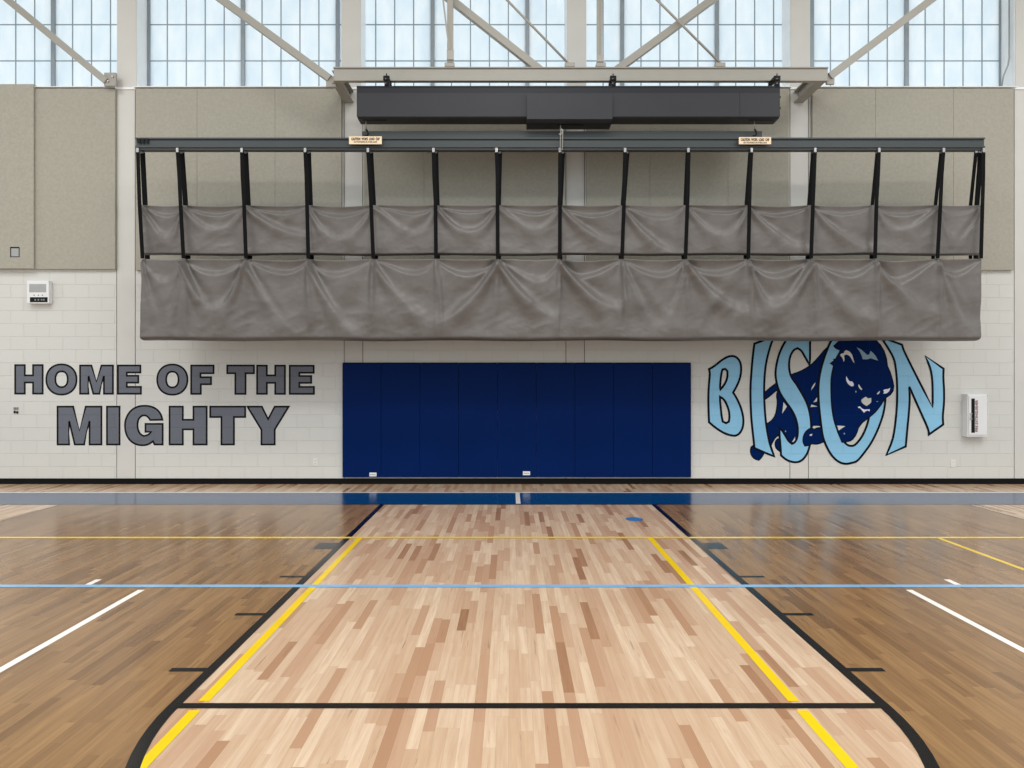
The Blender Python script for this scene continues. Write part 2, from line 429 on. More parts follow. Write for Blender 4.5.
# columns and block bays
COLC = [wx(p_) for p_ in (-322.0, -98.0, 126.0, 353.5, 575.2, 799.2, 1023.5, 1248.0, 1472.0)]
COLU = [wx(p_) for p_ in (-322.0, -98.0, 127.0, 351.2, 576.5, 800.0, 1024.8, 1248.0, 1472.0)]
CW = 0.145
ZTOP = 9.4
ZS = wz(88.4)
edges = [XL] + [v for c_ in COLC for v in (c_ - CW, c_ + CW)] + [XR]
bm_w = MB()
for a, b in zip(edges[0::2], edges[1::2]):
    bm_w.box(a + (0.006 if a > XL else 0), b - (0.006 if b < XR else 0), YW, YW + 0.3, 0.0, ZS - 0.02)
wall = struct(bm_w.build('wall_back', M['block']))
core = struct(MB().box(XL, XR, YW + 0.012, YW + 0.28, 0.0, ZS - 0.03).build('wall_core', M['sealant']))
for k, c_ in enumerate(COLC):
    m_ = MB().box(c_ - CW + 0.006, c_ + CW - 0.006, YW - 0.0005, YW + 0.3, 0.0, ZS - 0.02)
    u_ = COLU[k]
    m_.box(u_ - CW - 0.004, u_ + CW + 0.004, YW - 0.012, YW + 0.34, ZS + 0.012, ZTOP)
    struct(m_.build('column', M['smooth']))
    lin_ = MB()  # linings added on the column sides, window glow put into their white
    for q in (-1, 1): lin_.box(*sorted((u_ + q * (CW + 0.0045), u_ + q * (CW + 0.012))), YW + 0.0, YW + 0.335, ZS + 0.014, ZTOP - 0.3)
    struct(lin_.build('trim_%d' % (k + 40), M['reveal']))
    struct(MB().box(c_ - CW - 0.01, c_ + CW + 0.01, YW - 0.02, YW + 0.1, ZS - 0.02, ZS + 0.012).build('trim_%d' % (k + 20), M['reveal']))
for k, (a, b) in enumerate(zip(edges[0::2], edges[1::2])):
    struct(MB().box(a, b, YW - 0.075, YW + 0.34, ZS - 0.006, ZS + 0.004).build('trim_%d' % (k + 1), M['reveal']))
struct(MB().box(XL, XR, 5.0, YW + 0.5, ZTOP, ZTOP + 0.2).build('ceiling', M['smooth']))
# wall above the windows
struct(MB().box(XL, XR, YW + 0.0, YW + 0.5, ZTOP - 0.3, ZTOP).build('wall_back.001', M['smooth']))

# windows: continuous translucent wall in five foot bays
YG = 11.59
T0 = wx(148.5, YG); TS = 94.7 * YG / F
HZ = [wz(61, YG) + 0.583 * k for k in range(-1, 5)]
kk = 0
for k in range(-6, 15):
    x0, x1 = T0 + TS * k, T0 + TS * (k + 1)
    if x1 < XL or x0 > XR: continue
    kk += 1
    wroot = empty('window_%d' % kk, ((x0 + x1) / 2, YG, ZS)); struct(wroot)
    MB().box(x0 + 0.03, x1 - 0.03, YG, YG + 0.012, ZS - 0.02, ZTOP - 0.25).build('pane', M['pane'], wroot)
    MB().box(x0 - 0.03, x0 + 0.03, YG - 0.03, YG + 0.05, ZS - 0.02, ZTOP - 0.2).build('frame', M['mullion'], wroot)
    g_ = MB()
    for i in range(1, 5):
        xx = x0 + TS * i / 5; g_.box(xx - 0.009, xx + 0.009, YG - 0.006, YG - 0.0005, ZS - 0.02, ZTOP - 0.25)
    for z in HZ:
        if z > ZS: g_.box(x0 + 0.03, x1 - 0.03, YG - 0.005, YG - 0.0005, z - 0.009, z + 0.009)
    g_.build('grid_bars', M['muntin'], wroot)
# baseboard
struct(MB().box(XL, XR, YW - 0.012, YW, 0.0, 0.088).build('baseboard_back', M['baseboard']))

# ---------------------------------------------------------------- acoustic panels
def acoustic(px0, px1, py0, py1, label, proud=0.06):
    Y = YW - proud
    return tag(MB().box(wx(px0, Y), wx(px1, Y), Y, YW - 0.001, wz(py1, Y), wz(py0, Y), 0.003).build('acoustic_panel', M['fabric']),
               label, 'acoustic panel', 'beige acoustic panels')
acoustic(-60, 33.6, 84, 268.5, 'beige acoustic panel standing proud of its neighbour with a small square box low on it', 0.10)
acoustic(34.6, 115, 88.5, 269, 'beige acoustic panel directly above the white wall clock box')
bays = [('second', (135.5, 197, 275, 341.5)), ('third', (364.0, 424, 502, 565.5)), ('fourth', (586.5, 650, 728, 789)), ('fifth', (812.5, 875.5, 953.5, 1014.0))]
where = {'second': 'between the first and second white columns', 'third': 'between the second and middle white columns',
         'fourth': 'between the middle and fourth white columns', 'fifth': 'between the fourth column and the last one'}
for nm, xs_ in bays:
    for i in range(3):
        lab = ['first', 'middle', 'last'][i]
        acoustic(xs_[i] + (0.08 if i else 0), xs_[i + 1] - 0.08, 88.5, 270, 'beige fabric acoustic panel, %s of the three %s' % (lab, where[nm]))
acoustic(1034, 1110, 88.5, 270, 'beige acoustic panel past the last white column')
# recessed square box
Yp = YW - 0.10
bx = empty('junction_box', tuple(P(15, 252, Yp)), 'small square metal box set low in the proud acoustic panel', 'junction box')
m_ = MB(); a, b = P(10.5, 247, Yp), P(19.5, 257, Yp)
m_.box(a.x, b.x, Yp - 0.006, Yp, a.z - 0.02, a.z); m_.box(a.x, b.x, Yp - 0.006, Yp, b.z, b.z + 0.008)
m_.box(a.x, a.x + 0.012, Yp - 0.006, Yp, b.z, a.z); m_.box(b.x - 0.008, b.x, Yp - 0.006, Yp, b.z, a.z)
m_.build('rim', M['black'], bx)
MB().box(a.x + 0.012, b.x - 0.008, Yp - 0.003, Yp, b.z + 0.008, a.z - 0.02).build('plate', M['greyscreen'], bx)

# ---------------------------------------------------------------- wall pads
px0, px1, np_ = 342.3, 691.2, 9
Yd = YW - 0.05
ordn = ['first', 'second', 'third', 'fourth', 'fifth', 'sixth', 'seventh', 'eighth', 'ninth']
for k in range(np_):
    a = px0 + (px1 - px0) * k / np_; b = px0 + (px1 - px0) * (k + 1) / np_
    x0, x1 = wx(a, Yd) + 0.0015, wx(b, Yd) - 0.0015
    z0, z1 = wz(477.3, Yd), wz(363.3, Yd)
    extra = {0: ', small white tag', 4: ', small white tag'}.get(k, '')
    t = empty('wall_pad', ((x0 + x1) / 2, Yd, z0), 'navy wall pad, %s in the row from the grey lettering%s' % (ordn[k], extra), 'wall pad', 'navy wall pads')
    b_ = bmesh.new(); bmesh.ops.create_cube(b_, size=1.0)
    for v in b_.verts:
        v.co = Vector(((x0 + x1) / 2 + v.co.x * (x1 - x0), (Yd + YW - 0.004) / 2 + v.co.y * (YW - 0.004 - Yd), (z0 + z1) / 2 + v.co.z * (z1 - z0)))
    bmesh.ops.bevel(b_, geom=list(b_.edges), offset=0.005, segments=3, affect='EDGES', profile=0.5)
    m_ = MB(); m_.merge(b_); m_.build('cushion', M['pad'], t, smooth=False)
    MB().box(x0 + .004, x1 - .004, Yd + 0.010, YW - 0.001, z1 - 0.001, z1 + 0.012).build('top_flange', M['padtop'], t)
    if k in (0, 4):
        c_ = {0: 373.0, 4: 526.5}[k]; zc = wz(474.5 if k == 0 else 473.2, Yd)
        xx = wx(c_, Yd)
        lb = MB().box(xx - 0.055, xx + 0.055, Yd - 0.002, Yd, zc - 0.03, zc + 0.03).build('label_tag', M['white'], t); lb['label'] = 'white label tag'
        g2 = MB()
        for q in range(4): g2.box(xx - 0.042 + q * 0.022, xx - 0.027 + q * 0.022, Yd - 0.003, Yd - 0.002, zc - 0.008, zc + 0.004)
        q2 = g2.build('print', M['digit'], None); q2.parent = lb; q2.location = (0, 0, 0)

# ---------------------------------------------------------------- painted lettering
LN = 'black outline'
def word(label, letters, w=1.8):
    cx = sum(sum(p[0] for p in L[1][0]) / len(L[1][0]) for L in letters) / len(letters)
    cy = max(p[1] for L in letters for p in L[1][0])
    t = empty('painted_word', tuple(P(cx, cy, YW)), label, 'wall lettering', 'grey block lettering')
    for ch, loops in letters: wall_shape('letter', loops, M['greypaint'], M['blackpaint'], t, 0.0015, w)
def Hs(x0, x1, y0, y1, t, b0, b1): return [(x0, y0), (x0 + t, y0), (x0 + t, b0), (x1 - t, b0), (x1 - t, y0), (x1, y0), (x1, y1), (x1 - t, y1), (x1 - t, b1), (x0 + t, b1), (x0 + t, y1), (x0, y1)]
R6 = lambda p: tr(p, 8, 356, 8); R7 = lambda p: tr(p, 104, 356, 8); R8 = lambda p: tr(p, 200, 356, 8)
word('dark grey black-edged painted word HOME', [
    ('H', [R6(Hs(58, 278, 73, 301, 77, 155, 212))]),
    ('O', [R6(ell(428, 188, 121, 121, p=2.15)), R6(ell(429, 186, 49, 63, p=2.3))]),
    ('M', [R6([(577, 76), (668, 76), (708, 205), (748, 76), (840, 76), (840, 302), (768, 302), (768, 160), (732, 302), (683, 302), (645, 160), (645, 302), (577, 302)])]),
    ('E', [R7([(112, 76), (292, 76), (292, 132), (183, 132), (183, 158), (275, 158), (275, 213), (183, 213), (183, 247), (296, 247), (296, 302), (112, 302)])])])
word('dark grey black-edged painted word OF', [
    ('O', [R7(ell(547, 189, 121, 121, p=2.15)), R7(ell(547, 188, 49, 63, p=2.3))]),
    ('F', [R7([(698, 76), (877, 76), (877, 138), (772, 138), (772, 170), (857, 170), (857, 226), (775, 226), (775, 303), (698, 303)])])])
word('dark grey black-edged painted word THE', [
    ('T', [R8([(218, 76), (432, 76), (432, 138), (365, 138), (365, 303), (283, 303), (283, 138), (218, 138)])]),
    ('H', [R8(Hs(457, 680, 77, 303, 78, 155, 215))]),
    ('E', [R8([(718, 78), (910, 78), (910, 134), (795, 134), (795, 160), (890, 160), (890, 215), (795, 215), (795, 247), (912, 247), (912, 303), (718, 303)])])])
Gp = [(468, 510), (457, 468), (427, 428), (380, 403), (318, 396), (255, 408), (205, 445), (175, 500), (166, 555), (175, 620), (205, 675), (255, 708), (310, 716), (355, 708), (393, 682),
      (405, 708), (470, 708), (470, 543), (332, 543), (332, 607), (378, 607), (355, 632), (318, 640), (290, 625), (272, 590), (267, 550), (275, 505), (298, 480), (325, 473), (352, 485), (370, 512)]
word('larger dark grey black-edged painted word MIGHTY on the lower line', [
    ('M', [R6([(397, 405), (522, 405), (572, 598), (622, 405), (748, 405), (748, 708), (653, 708), (653, 520), (610, 708), (535, 708), (490, 520), (490, 708), (397, 708)])]),
    ('I', [R6([(792, 405), (893, 405), (893, 708), (792, 708)])]),
    ('G', [smooth_loop(R7(Gp), 2, 40)]),
    ('H', [R7(Hs(525, 822, 405, 708, 106, 510, 587))]),
    ('T', [R8([(82, 405), (362, 405), (362, 488), (272, 488), (272, 708), (172, 708), (172, 488), (82, 488)])]),
    ('Y', [R8([(380, 405), (495, 405), (545, 505), (598, 405), (710, 405), (598, 588), (598, 708), (492, 708), (492, 590)])])])

# ---------------------------------------------------------------- bison mural
q1 = lambda p: tr(p, 700, 336, 8); q2 = lambda p: tr(p, 740, 384, 8); q3 = lambda p: tr(p, 800, 336, 8)
q4 = lambda p: tr(p, 850, 336, 8); q5 = lambda p: tr(p, 850, 384, 8)
qa = lambda p: tr(p, 820, 336, 12.8); qb = lambda p: tr(p, 820, 380, 12.8); qc = lambda p: tr(p, 745, 410, 12.8); qd = lambda p: tr(p, 770, 380, 12.8)
mur = empty('school_mural', tuple(P(826, 464, YW)), 'light blue BISON lettering with a navy bison stepping through it', 'wall mural')
NV, NL = M['navypaint'], M['navyline']
# body and limbs behind the letters
L1 = 0.0012
wall_shape('bison_tail', [q2([(185, 80), (240, 30), (300, -15), (330, -10), (320, 35), (280, 60), (240, 95), (200, 124), (180, 120)])], NV, NL, mur, L1, 1.2)
body = q2([(290, 90), (306, 40), (330, -40), (405, -74), (480, -100), (560, -144), (620, -205), (690, -290), (760, -330), (900, -250), (930, 300), (905, 440), (870, 455), (820, 470),
           (740, 400), (700, 355), (640, 330), (585, 330), (560, 360), (545, 440), (480, 520), (420, 525), (345, 490), (322, 440), (312, 408), (285, 425), (262, 460), (245, 500),
           (215, 440), (200, 325), (245, 300), (275, 265), (290, 220), (300, 140)])
wall_shape('bison_body', [body], NV, NL, mur, L1 + 0.0005, 1.2, sm=1)
wall_shape('bison_foot', [q2([(115, 485), (88, 505), (82, 535), (90, 570), (115, 600), (150, 610), (172, 590), (190, 558), (160, 500)])], NV, NL, mur, L1, 1.2, sm=1)
wall_shape('bison_foot', [q2([(320, 440), (300, 440), (282, 460), (280, 490), (292, 520), (330, 548), (360, 520), (350, 450)])], NV, NL, mur, L1, 1.2, sm=1)
# letters
L2 = 0.003
B0 = q1([(72, 265), (110, 245), (170, 195), (220, 165), (265, 158), (300, 175), (325, 215), (330, 270), (322, 330), (300, 390), (265, 452), (300, 510), (330, 580), (348, 660), (345, 720), (328, 765), (300, 793), (268, 800), (200, 782), (131, 740), (72, 690), (68, 600), (66, 480), (72, 370), (80, 300)])
B1 = q1([(180, 268), (202, 264), (218, 280), (220, 320), (210, 360), (190, 395), (162, 432), (160, 400), (165, 340), (172, 290)])
B2 = q1([(160, 487), (190, 505), (215, 550), (232, 600), (236, 650), (230, 685), (208, 697), (182, 685), (172, 640), (165, 570), (160, 520)])
wall_shape('letter', [smooth_loop(B0), smooth_loop(B1), smooth_loop(B2)], M['skyblue'], NL, mur, L2, 2.2)
I0 = q1([(435, 62), (520, 30), (600, -10), (572, 50), (545, 140), (525, 230), (515, 330), (512, 430), (514, 530), (520, 620), (529, 714), (552, 844), (575, 914), (592, 962), (515, 932), (435, 896), (425, 800), (415, 714), (407, 614), (403, 484), (403, 400), (410, 300), (418, 200), (428, 110)])
wall_shape('letter', [smooth_loop(I0)], M['skyblue'], NL, mur, L2, 2.2)
S0 = q1([(690, 30), (655, 90), (630, 150), (610, 230), (602, 300), (610, 370), (635, 450), (680, 520), (720, 570), (755, 630), (778, 700), (784, 768), (775, 824), (755, 854), (735, 862), (710, 844), (680, 794), (660, 759), (636, 738), (634, 784), (642, 864), (648, 954), (680, 984), (720, 1004), (770, 1012), (810, 999), (840, 969), (865, 924), (880, 864), (888, 790), (890, 714), (882, 634), (865, 564), (840, 504), (800, 434), (770, 384), (740, 345), (722, 310), (712, 260), (712, 200), (725, 150), (750, 110), (780, 98), (810, 115), (835, 160), (855, 195), (878, 235), (880, 150), (880, 30), (885, -20), (720, -20)])
wall_shape('letter', [smooth_loop(S0)], M['skyblue'], NL, mur, L2, 2.2)
# fore paw over the S, under the O
pw = wall_shape('bison_paw', [qc([(850, 228), (805, 250), (765, 290), (742, 350), (740, 410), (765, 460), (805, 455), (850, 430), (900, 438), (950, 430), (1000, 408), (1060, 400), (1040, 225), (960, 222), (900, 238)])], NV, NL, mur, L2 + 0.0012, 1.2, sm=1)
O0 = q3([(250, 30), (220, 100), (190, 180), (165, 270), (150, 350), (145, 430), (148, 520), (155, 600), (168, 714), (180, 804), (210, 884), (250, 954), (300, 1004), (360, 1026), (420, 1014), (460, 1000), (520, 924), (570, 854), (615, 764), (650, 674), (672, 594), (683, 504), (676, 400), (650, 240), (600, 90), (540, -20), (440, -80), (340, -60)])
O1 = q3([(255, 300), (250, 370), (250, 440), (252, 520), (262, 620), (280, 700), (310, 774), (340, 829), (370, 869), (405, 881), (440, 874), (490, 814), (525, 744), (550, 664), (565, 520), (560, 330), (520, 180), (440, 90), (350, 90), (290, 170)])
wall_shape('letter', [smooth_loop(O0), smooth_loop(O1)], M['skyblue'], NL, mur, L2 + 0.0024, 2.2)
N0 = q4([(262, 32), (300, 28), (415, 70), (430, 120), (540, 340), (660, 572), (661, 500), (660, 400), (655, 320), (640, 250), (602, 160), (748, 262), (745, 330), (752, 430), (752, 540), (740, 640), (745, 708), (630, 788), (628, 750), (560, 600), (473, 405), (478, 500), (470, 620), (455, 768), (445, 884), (290, 952), (330, 860), (350, 790), (368, 650), (378, 500), (375, 350), (365, 250), (352, 180), (300, 90)])
wall_shape('letter', [smooth_loop(N0, 2, 25)], M['skyblue'], NL, mur, L2, 2.2)
# head and foreleg in front of the O
hd = q3([(316, 15), (316, 37), (301, 50), (269, 81), (288, 100), (322, 112), (307, 144), (294, 184), (266, 186), (276, 194), (243, 219), (263, 234), (269, 250), (255, 300), (250, 370), (250, 440), (252, 520), (262, 620), (280, 700), (300, 768), (322, 820), (335, 850),
         (365, 846), (400, 839), (420, 824), (440, 800), (455, 768), (465, 735), (480, 712), (500, 690), (550, 652), (600, 610), (640, 560), (668, 515), (690, 490), (720, 470), (742, 440), (748, 400), (738, 350), (720, 290), (697, 240), (690, 180), (670, 120), (640, 70), (590, 20), (500, -10), (400, -10)])
L3 = L2 + 0.004
head = wall_shape('bison_head', [hd], NV, NL, mur, L3, 1.2)
def spot(name, pts, m, par=mur, layer=L3 + 0.001, sm=1): return wall_shape(name, [pts], m, None, mur, layer, sm=sm)
spot('horn', qa([(255, 240), (270, 225), (300, 222), (310, 195), (330, 180), (370, 195), (405, 230), (420, 280), (438, 350), (415, 320), (385, 265), (350, 240), (322, 238), (303, 255), (312, 290), (302, 332), (285, 280), (262, 258)]), M['offwhite'])
spot('horn', qa([(465, 145), (520, 170), (560, 205), (595, 240), (625, 240), (645, 190), (690, 230), (715, 265), (740, 315), (690, 300), (650, 285), (600, 298), (545, 298), (530, 250), (500, 190)]), M['greyblue'], sm=0)
spot('eye', qa([(337, 512), (350, 545), (375, 580), (410, 582), (430, 615), (425, 640), (400, 645), (360, 620), (335, 580), (328, 540)]), M['whitemural'])
spot('eye', qa([(805, 695), (830, 680), (870, 680), (895, 660), (885, 705), (850, 735), (805, 738), (818, 715)]), M['whitemural'])
spot('highlight', qa([(490, 618), (510, 640), (520, 660), (540, 680), (525, 692), (500, 670), (486, 640)]), M['offwhite'])
spot('highlight', qa([(765, 702), (760, 730), (735, 750), (723, 738), (745, 715)]), M['offwhite'])
spot('highlight', qa(ell(456, 712, 9, 13, 12)), M['greyblue'])
spot('snout', qb([(525, 255), (560, 225), (585, 215), (610, 235), (652, 230), (652, 285), (625, 312), (590, 332), (550, 305), (530, 285)]), M['offwhite'])
spot('mouth', qb([(480, 345), (505, 335), (530, 360), (560, 378), (595, 376), (635, 375), (630, 402), (605, 390), (580, 400), (560, 418), (535, 390), (510, 360), (488, 358)]), M['whitemural'])
spot('highlight', qb([(218, 582), (320, 590), (235, 645)]), M['offwhite'], sm=0)
spot('highlight', qb(ell(308, 686, 9, 11, 12)), M['greyblue'])
spot('highlight', qb(ell(730, 275, 12, 5, 12)), M['greyblue'])
l_ = L1 + 0.0012
spot('highlight', qd([(580, 30), (572, 70), (525, 132), (538, 85)]), M['offwhite'], layer=l_)
spot('highlight', qd([(602, 222), (600, 275), (555, 285)]), M['offwhite'], layer=l_, sm=0)
spot('highlight', qd([(530, 315), (608, 338), (518, 346)]), M['offwhite'], layer=l_, sm=0)
spot('highlight', qd([(172, 282), (215, 340), (155, 430), (165, 350)]), M['offwhite'], layer=l_, sm=0)
spot('highlight', qc([(865, 215), (942, 207), (880, 240)]), M['offwhite'], layer=L2 + 0.0022, sm=0)
spot('highlight', qc([(825, 313), (862, 305), (850, 332), (828, 330)]), M['offwhite'], layer=L2 + 0.0022)
spot('highlight', qc([(640, 345), (603, 408), (615, 410), (642, 385)]), M['offwhite'], layer=l_)
spot('highlight', qc(ell(518, 273, 8, 12, 12)), M['greyblue'], layer=l_)
# wall showing inside the big O beside the leg, under the chin

# ---------------------------------------------------------------- small wall fittings
def text(body, size, loc, m, parent, rot=(math.pi / 2, 0, 0), name='lettering', align='CENTER', sx=1.0, bold=0.0):
    cu = bpy.data.curves.new(name, 'FONT'); cu.body = body; cu.size = size; cu.align_x = align; cu.align_y = 'CENTER'
    cu.extrude = 0.0006; cu.offset = bold
    o = bpy.data.objects.new(name, cu); C.objects.link(o); bpy.context.view_layer.update()
    me = bpy.data.meshes.new_from_object(o.evaluated_get(bpy.context.evaluated_depsgraph_get())); bpy.data.objects.remove(o)
    o = bpy.data.objects.new(name, me); C.objects.link(o); me.materials.clear(); me.materials.append(m); o.rotation_euler = rot
    o.scale = (sx, 1, 1)
    o.parent = parent; o.location = Vector(loc) - (Vector(parent.location) if parent and parent.type == 'EMPTY' else Vector((0, 0, 0))); return o
# thermostat-like wall box with screen, buttons and display
Yc = YW - 0.10
a, b = P(26.5, 280.5, Yc), P(48.8, 303.5, Yc)
t = empty('wall_clock_box', ((a.x + b.x) / 2, Yc, b.z), 'white wall unit with grey grille and black display', 'wall control')
MB().box(a.x, b.x, Yc, YW, b.z, a.z, 0.012).build('case', M['white'], t)
c0, c1 = P(29.3, 284.0, Yc), P(46.2, 292.3, Yc)
MB().box(c0.x, c1.x, Yc - 0.003, Yc + 0.002, c1.z, c0.z, 0.001).build('grille', M['greyscreen'], t)
c0, c1 = P(30.0, 297.2, Yc), P(47.6, 302.2, Yc)
MB().box(c0.x, c1.x, Yc - 0.004, Yc + 0.002, c1.z, c0.z, 0.001).build('display', M['black'], t)
text('12 : 00', 0.05, ((c0.x + c1.x) / 2, Yc - 0.005, (c0.z + c1.z) / 2), M['digit'], t, name='digits') if False else None
for px in (34.2, 38.5, 42.5):
    p = P(px, 295.2, Yc); MB().tube([(p.x, Yc - 0.006, p.z), (p.x, Yc + .002, p.z)], 0.009).build('button', M['digit'], t)
for px in (35.5, 38.6, 41.8, 44.0):
    p = P(px, 299.8, Yc); MB().box(p.x - 0.012, p.x + 0.012, Yc - 0.006, Yc - 0.0035, p.z - 0.012, p.z + 0.012).build('digit', M['digit'], t)
# extinguisher cabinet
Yc = YW - 0.14
a, b = P(967.6, 394.0, Yc), P(988.6, 437.0, Yc)
t = empty('extinguisher_cabinet', ((a.x + b.x) / 2, Yc, b.z), 'white metal extinguisher cabinet with black slot window', 'fire cabinet')
MB().box(a.x, b.x, Yc + 0.012, YW, b.z, a.z, 0.008).build('case', M['white'], t)
dr = MB().box(a.x + 0.02, b.x - 0.02, Yc, Yc + 0.02, b.z + 0.03, a.z - 0.03, 0.004).build('door', M['white'], t)
fr = MB()
fr.box(a.x, a.x + .014, Yc + .004, Yc + .014, b.z, a.z); fr.box(b.x - .014, b.x, Yc + .004, Yc + .014, b.z, a.z)
fr.build('door_frame', M['white2'], t)
c0, c1 = P(971.3, 398.5, Yc), P(974.8, 432.8, Yc)
w_ = MB().box(c0.x, c1.x, Yc - 0.002, Yc + 0.004, c1.z, c0.z, 0.001).build('slot_window', M['black'], None); w_.parent = dr; w_.location = (0, 0, 0)
p = P(970.6, 416.3, Yc)
h_ = MB().box(p.x - .014, p.x + .014, Yc - 0.025, Yc, p.z - 0.045, p.z - 0.035).box(p.x - .014, p.x + .014, Yc - 0.025, Yc, p.z + 0.035, p.z + 0.045).box(p.x - .010, p.x - .002, Yc - 0.03, Yc - 0.02, p.z - 0.04, p.z + 0.04).build('handle', M['hook'], None)
h_.parent = dr; h_.location = (0, 0, 0)
x_ = text('FIRE EXTINGUISHER', 0.055, P(976.6, 416, Yc) + Vector((0, -0.004, 0)), M['redtext'], t, rot=(math.pi / 2, -math.pi / 2, 0), bold=0.001)
# outlets
def outlet(px, py, label):
    p = P(px, py, YW - 0.008); t = empty('wall_outlet', tuple(p), label, 'outlet', 'white wall outlets')
    MB().box(p.x - 0.037, p.x + 0.037, YW - 0.008, YW, p.z - 0.06, p.z + 0.06, 0.003).build('cover_plate', M['white2'], t)
    for dz in (-0.022, 0.022):
        s_ = MB().box(p.x - 0.016, p.x + 0.016, YW - 0.011, YW - 0.006, p.z + dz - 0.014, p.z + dz + 0.014, 0.002).build('socket', M['white'], t)
        q_ = MB().box(p.x - 0.008, p.x - 0.004, YW - 0.0115, YW - 0.010, p.z + dz - 0.006, p.z + dz + 0.006).box(p.x + 0.004, p.x + 0.008, YW - 0.0115, YW - 0.010, p.z + dz - 0.006, p.z + dz + 0.006).build('slot', M['black'], None)
        q_.parent = s_; q_.location = (0, 0, 0)
outlet(315.3, 462, 'small white wall outlet near the corner of the navy pads')
outlet(953.3, 463.5, 'small white wall outlet below the extinguisher cabinet')
p = P(16.2, 410.5, YW)
t = empty('wall_jack', tuple(p), 'tiny dark wall socket left of the word MIGHTY', 'wall socket')
for i, (dx, dz) in enumerate(((-0.02, 0.03), (0.02, 0.03), (-0.02, -0.025), (0.022, -0.03))):
    MB().box(p.x + dx - 0.016, p.x + dx + 0.014, YW - 0.012, YW, p.z + dz - 0.018, p.z + dz + 0.02, 0.003).build('port', M['black'] if i > 1 else M['digit'], t)

# conduit in the last window reveal
Yq = YW + 0.08
tag(MB().tube([P(1009.2, -40, Yq), P(1009.2, 58, Yq), P(1008, 65, Yq), P(1003.5, 76, Yq), P(1001.5, 88, Yq)], 0.012, 8).build('conduit', M['conduit'], None, True),
    'thin grey conduit bending down beside the last white column', 'conduit')

# ---------------------------------------------------------------- steel beam, outriggers and braces
YBm = 10.40
def ibeam_prof(yc, z0, z1, fw, ft, wt_):
    h = fw / 2; q = wt_ / 2
    return [(yc - h, z0), (yc + h, z0), (yc + h, z0 + ft), (yc + q, z0 + ft), (yc + q, z1 - ft), (yc + h, z1 - ft), (yc + h, z1), (yc - h, z1), (yc - h, z1 - ft), (yc - q, z1 - ft), (yc - q, z0 + ft), (yc - h, z0 + ft)]
bx0, bx1 = wx(333.2, YBm), wx(828.5, YBm)
bz0, bz1 = wz(80.6, YBm), wz(66.8, YBm)
beam = empty('steel_beam', ((bx0 + bx1) / 2, YBm, bz0), 'long cream white steel beam in front of the windows above the charcoal housing', 'steel beam')
MB().prism_x(ibeam_prof(YBm + 0.04, bz0, bz1, 0.08, 0.014, 0.03), bx0, bx1).build('i_section', M['steel'], beam)
for x_ in (wx(349.0), wx(798.3)):
    g_ = MB()
    g_.box(x_ - 0.075, x_ + 0.075, YBm + 0.08, YW - 0.012, bz0, bz0 + 0.014); g_.box(x_ - 0.075, x_ + 0.075, YBm + 0.08, YW - 0.012, bz1 - 0.03, bz1 - 0.016)
    g_.box(x_ - 0.012, x_ + 0.012, YBm + 0.08, YW - 0.012, bz0 + 0.014, bz1 - 0.03)
    g_.build('outrigger', M['steel'], beam)
for px in (449.5, 570, 601, 720.5):
    p = P(px, 66.8, YBm); MB().box(p.x - 0.07, p.x + 0.07, YBm - 0.01, YBm + 0.09, bz1, bz1 + 0.06, 0.004).build('seat_plate', M['steel'], beam)

def brace(label, p0, p1, w, Y, name='brace', ext=0, mat='steel', round_=False):
    p, q = P(*p0, Y), P(*p1, Y)
    d = (q - p); p = p - d * ext
    t = empty(name, tuple(q), label, 'steel brace')
    if round_: MB().tube([p, q], w / 2, 10).build('rod', M[mat], t, True)
    else: MB().bar(p, q, w, w).build('tube', M[mat], t)
    return t
Yb2 = YBm + 0.075
t = brace('white diagonal brace ending at the first column', (8, 0), (107, 82), 0.10, 11.12, ext=0.5)
pl = P(111, 80, 11.12); MB().box(pl.x - 0.10, pl.x + 0.09, 11.10, 11.14, pl.z - 0.10, pl.z + 0.11, 0.01).build('gusset', M['steel'], t)
for q in (-0.03, 0.04): MB().tube([(pl.x + q, 11.08, pl.z + q), (pl.x + q, 11.16, pl.z + q)], 0.014).build('bolt', M['hook'], t)
t = brace('white diagonal brace meeting the lettering-side end of the steel beam', (222, 0), (330, 79), 0.10, 10.52, ext=0.5)
pl = P(331, 82, 10.52); MB().box(pl.x - 0.07, pl.x + 0.08, 10.5, 10.54, pl.z - 0.08, pl.z + 0.08, 0.01).build('gusset', M['steel'], t)
t = brace('white diagonal brace meeting the mural-side end of the steel beam', (931, 0), (829, 77), 0.10, 10.52, ext=0.5)
pl = P(830, 80, 10.52); MB().box(pl.x - 0.06, pl.x + 0.06, 10.5, 10.54, pl.z - 0.07, pl.z + 0.07, 0.01).build('gusset', M['steel'], t)
brace('thick white brace sloping down onto the beam from the first post', (456, 4), (546, 75), 0.10, 10.6, ext=0.15)
brace('thick white brace rising from the beam toward the fourth column', (712, 0), (611, 74.4), 0.10, 10.6, ext=0.4)
brace('thin white rod sloping down to the plate at the middle column', (505, -2), (569, 64), 0.035, Yb2, ext=0.5, round_=True)
brace('thin white rod sloping down to the last plate on the beam', (655, -2), (720, 63), 0.035, Yb2, ext=0.5, round_=True)
t = brace('white upright post standing on the beam between second and middle columns', (450.3, -30), (450.3, 63), 0.085, Yb2)
MB().bar(P(442.5, -5, Yb2 - .06), P(449.3, 50, Yb2 - .06), 0.025, 0.025).build('stay', M['steel2'], t)
MB().bar(P(450.3, 50, Yb2 - .05), P(450.3, 60, Yb2 - .05), 0.10, 0.03).build('clevis', M['steel2'], t)
t = brace('white upright post standing on the beam just past the middle column', (598.7, -30), (598.7, 63), 0.055, Yb2)
